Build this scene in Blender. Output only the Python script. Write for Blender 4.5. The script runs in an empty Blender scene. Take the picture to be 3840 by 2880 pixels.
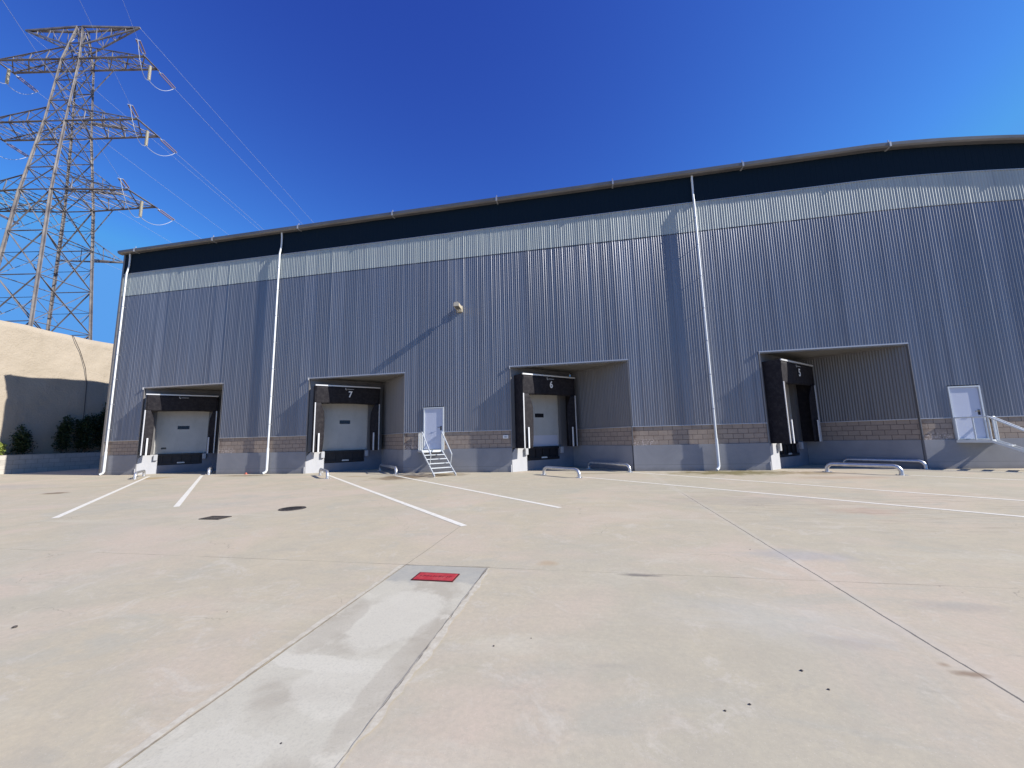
import bpy, math, random
from mathutils import Vector, Matrix
random.seed(7)
R = math.radians
C = bpy.context.scene.collection
scn = bpy.context.scene
PI = math.pi

# ---------------------------------------------------------------- camera
cam_d = bpy.data.cameras.new("camera"); cam = bpy.data.objects.new("camera", cam_d); C.objects.link(cam)
cam_d.sensor_fit = 'HORIZONTAL'; cam_d.sensor_width = 36.0
cam_d.lens = 1463.135 / 3840 * 36.0
cam_d.clip_start = 0.05; cam_d.clip_end = 4000
yaw, pitch, roll = -0.188301364, 0.136312311, -0.0240818831
cy, sy = math.cos(yaw), math.sin(yaw)
f = Vector((sy, cy, 0)); r = Vector((cy, -sy, 0)); u = Vector((0, 0, 1))
f2 = f*math.cos(pitch) + u*math.sin(pitch); u2 = u*math.cos(pitch) - f*math.sin(pitch)
r3 = r*math.cos(roll) + u2*math.sin(roll); u3 = u2*math.cos(roll) - r*math.sin(roll)
m = Matrix((r3, u3, -f2)).transposed().to_4x4(); m.translation = Vector((0, -18.3206701, 1.6))
cam.matrix_world = m
scn.camera = cam

# ---------------------------------------------------------------- sky and sun
PHI, TAN = R(7.6), 0.64
EL = math.atan(TAN*math.cos(PHI))
sun_dir = Vector((math.cos(PHI)*math.cos(EL), -math.sin(PHI)*math.cos(EL), math.sin(EL)))
w = bpy.data.worlds.new("World"); scn.world = w; w.use_nodes = True
nt = w.node_tree; nt.nodes.clear()
wo = nt.nodes.new('ShaderNodeOutputWorld'); bg = nt.nodes.new('ShaderNodeBackground')
sky = nt.nodes.new('ShaderNodeTexSky'); sky.sky_type = 'NISHITA'; sky.sun_disc = False
sky.sun_elevation = EL; sky.sun_rotation = math.atan2(sun_dir.x, sun_dir.y)
sky.air_density = 1.0; sky.dust_density = 0.3; sky.ozone_density = 4.0; sky.altitude = 300
def wm(op, a, b_):
    x = nt.nodes.new('ShaderNodeMath'); x.operation = op; nt.links.new(a, x.inputs[0]); x.inputs[1].default_value = b_; return x.outputs[0]
# deep, slightly violet blue of the photograph: per-channel response of the clear sky
sep = nt.nodes.new('ShaderNodeSeparateColor'); nt.links.new(sky.outputs[0], sep.inputs[0]); comb = nt.nodes.new('ShaderNodeCombineColor')
for k_, (gain, gam, lim) in enumerate(((1.10, 1.395, .19), (3.15, 1.79, .295), (1.72, 1.03, .50))):
    v_ = wm('POWER', wm('MINIMUM', wm('MULTIPLY', sep.outputs[k_], .12), lim), gam)
    nt.links.new(wm('MULTIPLY', v_, gain/.12), comb.inputs[k_])
nt.links.new(comb.outputs[0], bg.inputs[0])
bg.inputs[1].default_value = 0.085
nt.links.new(bg.outputs[0], wo.inputs[0])
sl = bpy.data.lights.new("sun", 'SUN'); so = bpy.data.objects.new("sun", sl); C.objects.link(so)
sl.energy = 5.0; sl.angle = R(0.45); sl.color = (1.0, 0.955, 0.89)
so.rotation_euler = sun_dir.to_track_quat('Z', 'Y').to_euler(); so.location = (30, -20, 40)
scn.view_settings.view_transform = 'Standard'; scn.view_settings.look = 'None'
scn.view_settings.exposure = 0.5; scn.view_settings.gamma = 1.0
scn.view_settings.use_curve_mapping = False

# ---------------------------------------------------------------- materials
class N:
    """tiny node helper"""
    def __init__(s, name, rough=0.6, metal=0.0, color=(.5, .5, .5), spec=0.5):
        s.m = bpy.data.materials.new(name); s.m.use_nodes = True
        s.t = s.m.node_tree; s.b = s.t.nodes['Principled BSDF']
        s.b.inputs['Roughness'].default_value = rough; s.b.inputs['Metallic'].default_value = metal
        s.b.inputs['Base Color'].default_value = (*color, 1)
        s.b.inputs['Specular IOR Level'].default_value = spec
        s._o = None
    def n(s, typ, **kw):
        x = s.t.nodes.new('ShaderNode'+typ)
        for k, v in kw.items(): setattr(x, k, v)
        return x
    def l(s, a, b): s.t.links.new(a, b)
    def set(s, inp, v):
        if hasattr(v, 'links') or hasattr(v, 'is_linked'): s.l(v, inp)
        else: inp.default_value = v
    def coord(s, kind='Object', scale=(1, 1, 1), rot=(0, 0, 0)):
        tc = s.n('TexCoord'); mp = s.n('Mapping'); s.l(tc.outputs[kind], mp.inputs[0])
        mp.inputs['Scale'].default_value = scale; mp.inputs['Rotation'].default_value = rot
        return mp.outputs[0]
    def xyz(s, kind='Object'):
        tc = s.n('TexCoord'); sp = s.n('SeparateXYZ'); s.l(tc.outputs[kind], sp.inputs[0]); return sp.outputs
    def noise(s, vec, scale, detail=4, rough=.55, dist=0.0):
        x = s.n('TexNoise'); s.l(vec, x.inputs['Vector']); x.inputs['Scale'].default_value = scale
        x.inputs['Detail'].default_value = detail; x.inputs['Roughness'].default_value = rough
        x.inputs['Distortion'].default_value = dist
        return x.outputs['Fac']
    def math(s, op, a, b=0.0, c=0.0, clamp=False):
        x = s.n('Math', operation=op); x.use_clamp = clamp
        s.set(x.inputs[0], a); s.set(x.inputs[1], b); s.set(x.inputs[2], c); return x.outputs[0]
    def ramp(s, v, a, b, lo=0.0, hi=1.0):
        x = s.n('MapRange'); x.clamp = True; s.set(x.inputs[0], v)
        for i, q in zip((1, 2, 3, 4), (a, b, lo, hi)): x.inputs[i].default_value = q
        return x.outputs[0]
    def mix(s, fac, a, b):
        x = s.n('Mix'); x.data_type = 'RGBA'; s.set(x.inputs[0], fac)
        for i, q in ((6, a), (7, b)):
            if isinstance(q, tuple): x.inputs[i].default_value = (*q, 1)
            else: s.l(q, x.inputs[i])
        return x.outputs[2]
    def color(s, c): s.l(c, s.b.inputs['Base Color']); return s
    def rough(s, v): s.l(v, s.b.inputs['Roughness']); return s
    def bump(s, h, strength=.3, dist=.01):
        x = s.n('Bump'); x.inputs['Strength'].default_value = strength; x.inputs['Distance'].default_value = dist
        s.l(h, x.inputs['Height']); s.l(x.outputs[0], s.b.inputs['Normal']); return s
def line_mask(s, v, at, half, soft=.4):
    d = s.math('ABSOLUTE', s.math('SUBTRACT', v, at))
    return s.ramp(d, half, half*(1+soft)+.0005, 1, 0)

M = {}
# --- yard concrete
q = N('yard_concrete', .85, spec=.25)
v = q.coord(); o = q.xyz()
big = q.noise(v, .16, 5, .6, 1.2); mid = q.noise(v, .9, 6, .65, .8); fine = q.noise(v, 22, 6, .7); grit = q.noise(v, 120, 3, .7)
vs = q.coord(scale=(1, 4.5, 1), rot=(0, 0, R(-28))); streak = q.noise(vs, .7, 7, .72, .6)
c = q.mix(q.ramp(big, .36, .64), (.530, .452, .312), (.490, .440, .325))
c = q.mix(q.ramp(mid, .35, .72, 0, .6), c, (.440, .395, .290))
c = q.mix(q.ramp(streak, .56, .74, 0, .45), c, (.345, .325, .265))
c = q.mix(q.ramp(q.noise(v, 3.1, 6, .75, .4), .42, .72, 0, .42), c, (.375, .335, .265))
c = q.mix(q.ramp(q.noise(v, .33, 4, .6, .8), .48, .64, 0, .8), c, (.555, .452, .345))
c = q.mix(q.ramp(q.noise(q.coord(scale=(1, 1.6, 1)), .55, 6, .7, .9), .54, .66, 0, .65), c, (.425, .40, .315))
c = q.mix(q.ramp(q.noise(q.coord(scale=(1, 2.6, 1), rot=(0, 0, R(12))), 1.3, 7, .8, .6), .58, .70, 0, .5), c, (.37, .335, .27))
c = q.mix(q.ramp(q.noise(v, 1.7, 7, .8, 1.2), .54, .66, 0, .65), c, (.56, .51, .41))
c = q.mix(q.ramp(q.noise(q.coord(scale=(1, 3, 1), rot=(0, 0, R(20))), .38, 6, .62, .4), .57, .73, 0, .5), c, (.565, .525, .405))
c = q.mix(q.ramp(q.noise(v, .27, 3, .5, .3), .58, .72, 0, .35), c, (.385, .385, .325))
c = q.mix(q.ramp(fine, .35, .72, 0, .38), c, (.33, .30, .24))
c = q.mix(q.ramp(grit, .60, .74, 0, .55), c, (.24, .22, .18))
c = q.mix(q.ramp(q.noise(v, 75, 3, .8), .60, .72, 0, .5), c, (.66, .61, .51))
# scattered dark specks
vo = q.n('TexVoronoi'); q.l(v, vo.inputs['Vector']); vo.inputs['Scale'].default_value = 1.5
c = q.mix(q.ramp(vo.outputs['Distance'], .008, .016, .8, 0), c, (.09, .08, .07))
wob = q.math('MULTIPLY', q.math('SUBTRACT', q.noise(v, 2.2, 5, .7), .5), .035)
jx = q.math('ADD', o[0], wob); jy = q.math('ADD', o[1], wob)
near = q.ramp(q.math('MULTIPLY', o[1], -1.0), 6.4, 7.2, 0, 1)
j1 = q.math('MULTIPLY', q.ramp(q.math('SUBTRACT', q.math('ABSOLUTE', q.math('SUBTRACT', jx, 2.42)), q.math('MULTIPLY', q.noise(v, 5.5, 4, .7), .014)), -.001, .002, 1, 0), near)
j2 = q.math('MULTIPLY', line_mask(q, jx, -2.40, .004), q.math('MULTIPLY', q.ramp(q.math('MULTIPLY', o[1], -1.0), 10.6, 11.4), .55))
j3 = q.math('MULTIPLY', line_mask(q, jy, -13.35, .004), q.ramp(q.noise(v, 1.1, 3), .38, .60, .12, .7))
j4 = q.math('MULTIPLY', line_mask(q, q.math('ADD', jx, q.math('MULTIPLY', o[1], .0)), -12.0, .012), .25)
# crooked joint running back to the docks on the left
j5 = q.math('MULTIPLY', line_mask(q, q.math('ADD', jy, q.math('MULTIPLY', jx, -.34)), 1.55+.0, .03), q.math('MULTIPLY', q.ramp(o[0], -16.5, -17.5, 0, 1), .45))
for jm in (j1, j2, j3, j4, j5): c = q.mix(jm, c, (.085, .075, .062))
ck = q.n('TexVoronoi', feature='DISTANCE_TO_EDGE'); wv_ = q.n('VectorMath', operation='ADD'); q.l(v, wv_.inputs[0]); nz = q.n('TexNoise'); q.l(v, nz.inputs['Vector']); nz.inputs['Scale'].default_value = 1.6; nz.inputs['Detail'].default_value = 6; q.l(nz.outputs['Color'], wv_.inputs[1]); q.l(wv_.outputs[0], ck.inputs['Vector']); ck.inputs['Scale'].default_value = .21
c = q.mix(q.math('MULTIPLY', q.ramp(ck.outputs['Distance'], .0006, .0014, 1, 0), q.ramp(q.noise(v, .6, 3), .48, .60, 0, .5)), c, (.20, .18, .145))
# pale worn margin along the dark joint
c = q.mix(q.math('MULTIPLY', line_mask(q, jx, 2.42, .05, 1.2), .12), c, (.62, .59, .54))
# scuffs left by turning lorries
def area(x, y, rx, ry):
    dx = q.math('DIVIDE', q.math('SUBTRACT', o[0], x), rx); dy = q.math('DIVIDE', q.math('SUBTRACT', o[1], y), ry)
    return q.ramp(q.math('ADD', q.math('MULTIPLY', dx, dx), q.math('MULTIPLY', dy, dy)), .2, 1.2, 1, 0)
for (rt_, sc_, ar_, k_, col_) in ((-24, .9, (6.5, -8.5, 5.5, 3.2), .8, (.27, .215, .165)), (35, 1.3, (-12, -7, 9, 5), .4, (.34, .31, .27)), (-50, .8, (0, -4.5, 9, 3), .45, (.33, .29, .24))):
    vv = q.coord(scale=(1, 9, 1), rot=(0, 0, R(rt_)))
    c = q.mix(q.math('MULTIPLY', area(*ar_), q.ramp(q.noise(vv, sc_, 6, .75, .3), .52, .72, 0, k_)), c, col_)
# stains near the docks: (x, y, rx, ry, colour, strength)
def blob(x, y, rx, ry, k):
    dx = q.math('DIVIDE', q.math('SUBTRACT', o[0], x), rx); dy = q.math('DIVIDE', q.math('SUBTRACT', o[1], y), ry)
    d = q.math('SQRT', q.math('ADD', q.math('MULTIPLY', dx, dx), q.math('MULTIPLY', dy, dy)))
    d = q.math('ADD', d, q.math('MULTIPLY', q.math('SUBTRACT', q.noise(v, 1.9, 5, .7), .5), 2.2))
    return q.ramp(d, .35, 1.05, k, 0)
for (x, y, rx, ry, k, col) in [(-8.0, -2.2, 1.5, 1.3, .85, (.16, .11, .06)), (-6.5, -1.1, 1.2, .9, .8, (.17, .125, .075)),
        (5.6, -1.0, 2.8, 1.2, .9, (.17, .14, .05)), (8.3, -1.3, 1.4, .7, .7, (.27, .20, .11)), (-21.6, -2.1, .9, 1.0, .7, (.36, .25, .10)),
        (-19.0, -7.25, .5, .35, .75, (.14, .09, .05)), (-10.5, -1.6, .8, .3, .5, (.28, .2, .1)), (.3, -1.0, 1.4, .35, .5, (.25, .2, .12)),
        (8.5, -3.0, 2.0, .6, .35, (.33, .2, .12)), (5.2, -9.2, .7, .5, .35, (.42, .26, .18)), (3.5, -8.0, 2.2, .9, .3, (.3, .27, .24)),
        (-.6, -13.1, .16, .12, .35, (.4, .25, .12)), (.55, -13.4, .28, .05, .7, (.12, .11, .1)),
        (2.7, -12.4, .8, .3, .35, (.30, .31, .33)), (3.1, -13.9, .5, .15, .3, (.28, .26, .24)), (-17.3, -1.0, 1.8, .5, .7, (.16, .12, .07)),
        (1.9, -14.7, .35, .12, .3, (.30, .27, .24)), (2.36, -15.03, .12, .05, .8, (.24, .17, .11)), (2.30, -14.93, .05, .04, .7, (.30, .22, .15)), (-26, -5.5, 4, 1.2, .35, (.28, .28, .29))]:
    c = q.mix(blob(x, y, rx, ry, k), c, col)
c = q.mix(blob(1.5, -14.3, 1.2, .55, .12), c, (.60, .58, .55))
q.color(c).bump(q.math('ADD', fine, q.math('MULTIPLY', grit, .5)), .25, .004); M['yard'] = q.m

# --- trench patch
q = N('patch_concrete', .85, spec=.25); v = q.coord(); o = q.xyz()
n1 = q.noise(v, 1.05, 5, .55, .35); n2 = q.noise(v, 5, 7, .75, .3); g = q.noise(v, 60, 5, .8)
c = q.mix(q.ramp(n1, .44, .53), (.425, .385, .30), (.51, .475, .375))
c = q.mix(q.math('MULTIPLY', q.ramp(n2, .50, .58, 0, .8), q.ramp(q.noise(v, .9, 3, .5), .45, .6)), c, (.585, .545, .435))
c = q.mix(q.ramp(n2, .30, .42, .3, 0), c, (.33, .31, .26))
def pale(x, y, rx, ry, k, amp=1.2):
    dx = q.math('DIVIDE', q.math('SUBTRACT', o[0], x), rx); dy = q.math('DIVIDE', q.math('SUBTRACT', o[1], y), ry)
    d = q.math('SQRT', q.math('ADD', q.math('MULTIPLY', dx, dx), q.math('MULTIPLY', dy, dy)))
    return q.ramp(q.math('ADD', d, q.math('MULTIPLY', q.math('SUBTRACT', q.noise(v, 3.4, 6, .7, .3), .5), amp)), .85, 1.02, k, 0)
for a_ in ((-1.80, -14.75, .42, .62, .75, .8), (-1.65, -15.75, .36, .34, .6, .9), (-2.05, -15.55, .42, .10, .8, 1.6), (-2.0, -16.4, .3, .25, .5, 2.2)):
    c = q.mix(pale(*a_), c, (.575, .54, .435))
for a_ in ((-2.25, -15.0, .16, .5, .5, .8), (-1.40, -15.55, .12, .9, .5, 1.0)):
    c = q.mix(pale(*a_), c, (.40, .355, .275))
edge_ = q.math('ADD', o[1], q.math('MULTIPLY', q.math('SUBTRACT', q.noise(v, 2.4, 5, .6), .5), .9))
c = q.mix(q.math('MULTIPLY', q.ramp(edge_, -14.02, -13.88, 0, 1), q.ramp(q.noise(v, 8, 5, .7), .35, .65, .55, .95)), c, (.355, .345, .30))
c = q.mix(q.ramp(g, .50, .75, 0, .45), c, (.27, .255, .215))
q.color(c).bump(g, .3, .004); M['patch'] = q.m
q = N('slurry', .9, spec=.2); v = q.coord(); g = q.noise(v, 14, 6, .75)
q.color(q.mix(q.ramp(g, .42, .66), (.47, .42, .325), (.575, .535, .435))).bump(g, .4, .006); M['slurry'] = q.m
q = N('crack', .95); v = q.coord(); q.color(q.mix(q.ramp(q.noise(v, 3.5, 5, .75), .40, .60), (.17, .15, .12), (.42, .385, .31))); M['crack'] = q.m

# --- white paint
q = N('line_paint', .7, spec=.3); v = q.coord()
q.color(q.mix(q.ramp(q.noise(v, 6, 7, .85), .48, .72, 0, .85), (.76, .73, .64), (.50, .46, .36))); M['paint'] = q.m

# --- cladding sheet
def sheet(name, c1, c2, metal, rough, streakc):
    q = N(name, rough, metal, spec=.5); v = q.coord(scale=(1, 0, .06)); v2 = q.coord(scale=(1, 0, 1))
    o = q.xyz(); pan = q.math('FLOOR', q.math('DIVIDE', o[0], .84))
    wn = q.n('TexWhiteNoise', noise_dimensions='1D'); q.l(pan, wn.inputs['W'])
    c = q.mix(wn.outputs['Value'], c1, c2)
    c = q.mix(q.ramp(q.noise(v, 3.2, 2, .5), .45, .70, 0, .4), c, streakc)
    c = q.mix(q.ramp(q.noise(q.coord(scale=(1, 0, .012)), 7.5, 1, .5), .45, .65, 0, .5), c, streakc)
    q.color(c).rough(q.math('ADD', q.math('MULTIPLY', q.noise(v2, .8, 4), .12), rough-.05)); return q.m
M['cladding'] = sheet('silver_cladding', (.190, .198, .222), (.240, .248, .275), .34, .32, (.15, .155, .18))
M['translucent'] = sheet('translucent_sheet', (.36, .40, .38), (.40, .435, .41), .08, .5, (.30, .325, .33))
q = N('navy_cladding', .85, 0, (.0045, .0135, .025), spec=.15); M['navy'] = q.m
q = N('trim_metal', .38, .35, (.40, .41, .44)); M['trim'] = q.m
q = N('gutter_metal', .45, .3); v = q.coord(scale=(.3, 1, 1)); q.color(q.mix(q.ramp(q.noise(v, 2, 5, .7), .35, .7), (.115, .112, .118), (.19, .185, .187))); M['gutter'] = q.m
q = N('roof_metal', .4, .4, (.42, .43, .45)); M['roof'] = q.m
q = N('pipe_white', .4, 0, (.66, .69, .70)); M['pipe'] = q.m
q = N('soffit_metal', .55, .1); v = q.coord(); q.color(q.mix(q.ramp(q.noise(v, 1.5, 4), .3, .7), (.19, .18, .165), (.24, .23, .215))); M['soffit'] = q.m
q = N('return_sheet', .5, .15); v = q.coord(scale=(1, 1, .1)); q.color(q.mix(q.ramp(q.noise(v, 2.5, 5), .3, .7), (.150, .146, .148), (.19, .185, .182))); M['return'] = q.m

# --- block work (UV in metres)
q = N('block_work', .9, spec=.2)
uv = q.coord('UV')
b = q.n('TexBrick'); q.l(uv, b.inputs['Vector']); b.offset = .5; b.squash = 1
for k_, v_ in (('Scale', 1.0), ('Mortar Size', .011), ('Mortar Smooth', .25), ('Bias', 0), ('Brick Width', .405), ('Row Height', .2115)): b.inputs[k_].default_value = v_
b.inputs['Color1'].default_value = (.345, .28, .225, 1); b.inputs['Color2'].default_value = (.30, .245, .20, 1); b.inputs['Mortar'].default_value = (.13, .10, .082, 1)
c = b.outputs['Color']
c = q.mix(q.ramp(q.noise(uv, 3.2, 6, .7), .45, .72, 0, .5), c, (.20, .155, .13))
c = q.mix(q.ramp(q.noise(uv, 26, 5, .8), .5, .75, 0, .35), c, (.42, .36, .31))
# dark rust stain and painted sun glints off the ledge, right of every dock
sp = q.n('SeparateXYZ'); q.l(uv, sp.inputs[0]); U, V = sp.outputs[0], sp.outputs[1]
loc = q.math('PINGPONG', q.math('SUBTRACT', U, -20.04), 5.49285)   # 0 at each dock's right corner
rt = q.math('MULTIPLY', q.ramp(q.math('ADD', loc, q.math('MULTIPLY', q.noise(uv, 6, 4), .3)), .2, .42, 1, 0), q.ramp(q.noise(uv, 7, 5, .7), .38, .6, .2, .8))
c = q.mix(q.math('MULTIPLY', rt, .8), c, (.10, .055, .035))
glint = q.math('MULTIPLY', q.math('MULTIPLY', q.ramp(loc, .85, 1.15, 1, 0), q.ramp(V, .16, .36, 1, 0)), q.ramp(q.noise(uv, 15, 4, .6), .51, .56, 0, 1))
c = q.mix(q.math('MULTIPLY', glint, .6), c, (.62, .53, .47))
q.color(c)
hgt = q.math('ADD', q.math('MULTIPLY', b.outputs['Fac'], -1.0), q.math('MULTIPLY', q.noise(uv, 60, 4, .8), .35))
q.bump(hgt, .7, .012); M['block'] = q.m

# --- dock concrete
q = N('plinth_concrete', .75, spec=.3); v = q.coord()
c = q.mix(q.ramp(q.noise(v, .8, 6, .65, .6), .35, .68), (.235, .24, .255), (.29, .29, .30))
c = q.mix(q.ramp(q.noise(v, 30, 4, .8), .5, .8, 0, .25), c, (.2, .2, .2))
o = q.xyz(); c = q.mix(q.ramp(q.math('ADD', o[2], q.math('MULTIPLY', q.noise(v, 2.5, 5, .7), .25)), .13, .30, .55, 0), c, (.15, .145, .14))
c = q.mix(line_mask(q, o[2], .27, .004), c, (.16, .16, .16))
q.color(c).bump(q.noise(v, 12, 6, .7), .12, .01); M['plinth'] = q.m
q = N('sunlit_dock_concrete', .75, spec=.3); v = q.coord()
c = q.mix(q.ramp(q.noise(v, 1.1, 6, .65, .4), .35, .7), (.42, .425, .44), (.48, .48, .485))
q.color(q.mix(q.ramp(q.noise(v, 24, 5, .8), .55, .8, 0, .3), c, (.30, .30, .31))).bump(q.noise(v, 18, 5, .7), .1, .01); M['dockwall'] = q.m  # pier end of the dock face, direct sun put into its lighter colour

# --- dock equipment
q = N('shaded_dock_concrete', .75, spec=.3); v = q.coord()
q.color(q.mix(q.ramp(q.noise(v, 1.1, 6, .65, .4), .35, .7), (.17, .172, .20), (.22, .222, .245))); M['pit'] = q.m  # rest of the same dock face, shade put into its darker colour
q = N('black_curtain', .7, 0, spec=.2); v = q.coord()
q.color(q.mix(q.ramp(q.noise(v, 6, 6, .75), .45, .8), (.014, .0125, .016), (.042, .039, .041))).bump(q.noise(v, 2.2, 3), .5, .04); M['curtain'] = q.m
q = N('aluminium', .4, .2, (.62, .62, .62)); M['alu'] = q.m
q = N('door_panel', .45, 0); v = q.coord('Object', (1, 1, 1)); c = q.mix(q.ramp(q.noise(v, 1.5, 4), .3, .7), (.44, .435, .41), (.50, .49, .46)); c = q.mix(q.ramp(q.noise(q.coord('Object', (1, 1, .35)), 4, 6, .75), .52, .72, 0, .5), c, (.33, .32, .29)); q.color(c); M['doorleaf'] = q.m
q = N('door_panel_light', .35, 0, (.56, .56, .62)); M['doorleaf2'] = q.m
q = N('dark_glass', .15, 0, (.012, .012, .016)); M['glass'] = q.m
q = N('black_steel', .5, .2); v = q.coord(); q.color(q.mix(q.ramp(q.noise(v, 5, 6, .7), .5, .8), (.010, .009, .013), (.03, .027, .026))); M['black'] = q.m
q = N('interior', .9, 0, (.03, .03, .033)); M['dark'] = q.m
q = N('bumper_grey', .55, .1, (.42, .43, .45)); M['bumper'] = q.m
q = N('white_marks', .6, 0, (.78, .77, .74)); M['white'] = q.m
q = N('grey_marks', .6, 0, (.40, .40, .40)); M['greymark'] = q.m
q = N('white_post', .5, 0, (.66, .67, .68)); M['post'] = q.m
q = N('galvanised', .38, .75); v = q.coord(); q.color(q.mix(q.ramp(q.noise(v, 9, 4), .3, .7), (.50, .51, .53), (.66, .67, .68))); M['galv'] = q.m
q = N('steel_stair', .45, .3, (.60, .63, .64)); M['stair'] = q.m
q = N('white_door', .4, 0, (.50, .53, .62)); M['pdoor'] = q.m
q = N('beige_lamp', .5, 0, (.46, .41, .31)); M['lamp'] = q.m
q = N('lamp_glass', .2, 0, (.12, .12, .11)); M['lampglass'] = q.m
# --- left side
q = N('rendered_wall', .9, spec=.15); v = q.coord(); o = q.xyz()
c = q.mix(q.ramp(q.noise(v, .25, 6, .65, .5), .35, .68), (.365, .312, .240), (.41, .352, .275))
c = q.mix(q.ramp(q.noise(q.coord(scale=(1, 1, .3)), .7, 6, .7), .56, .78, 0, .4), c, (.26, .215, .155))
q.color(c).bump(q.math('ADD', q.noise(v, .7, 6, .6), q.math('MULTIPLY', q.noise(v, 9, 5, .7), .25)), .5, .35); M['render'] = q.m
q = N('planter_wall', .85, spec=.2)
uv = q.coord('UV'); b = q.n('TexBrick'); q.l(uv, b.inputs['Vector'])
for k_, v_ in (('Scale', 1.0), ('Mortar Size', .012), ('Brick Width', .6), ('Row Height', .3)): b.inputs[k_].default_value = v_
b.inputs['Color1'].default_value = (.50, .46, .40, 1); b.inputs['Color2'].default_value = (.44, .41, .36, 1); b.inputs['Mortar'].default_value = (.30, .27, .23, 1)
q.color(q.mix(q.ramp(q.noise(uv, 2, 5, .7), .45, .75, 0, .5), b.outputs['Color'], (.28, .25, .21))); M['planter'] = q.m
q = N('soil', .95); v = q.coord(); q.color(q.mix(q.noise(v, 3, 5), (.12, .085, .05), (.22, .17, .11))); M['soil'] = q.m
def leafmat(name, a, b_):
    q = N(name, .55, spec=.3); v = q.coord(); q.color(q.mix(q.ramp(q.noise(v, 2.5, 4), .35, .65), a, b_))
    q.b.inputs['Subsurface Weight'].default_value = 0; return q.m
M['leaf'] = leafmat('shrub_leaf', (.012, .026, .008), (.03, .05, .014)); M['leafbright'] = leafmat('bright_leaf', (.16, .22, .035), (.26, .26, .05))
q = N('bark', .9, 0, (.12, .09, .06)); M['bark'] = q.m
q = N('pylon_steel', .55, .35); v = q.coord(); q.color(q.mix(q.ramp(q.noise(v, .9, 5), .3, .7), (.13, .118, .125), (.30, .28, .265))); M['pylon'] = q.m
q = N('insulator', .4, 0, (.24, .165, .155)); M['insul'] = q.m
q = N('pale_insulator', .4, 0, (.50, .46, .36)); M['insul2'] = q.m
q = N('cable', .4, .6, (.62, .64, .66)); M['wire'] = q.m
q = N('black_cable', .7, 0, (.05, .04, .035)); M['cable'] = q.m
q = N('cast_iron', .7, .3); v = q.coord(); q.color(q.mix(q.ramp(q.noise(v, 25, 4), .3, .7), (.035, .03, .028), (.10, .085, .075))).bump(q.noise(v, 40, 2), .6, .01); M['iron'] = q.m
q = N('red_paint', .6, 0, spec=.3); v = q.coord(); q.color(q.mix(q.ramp(q.noise(v, 14, 5, .7), .4, .7), (.40, .026, .036), (.46, .075, .075))); M['red'] = q.m
q = N('dark_red', .7, 0, (.085, .008, .010)); M['darkred'] = q.m
q = N('orange_red', .6, 0, (.42, .10, .06)); M['orange'] = q.m

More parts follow.
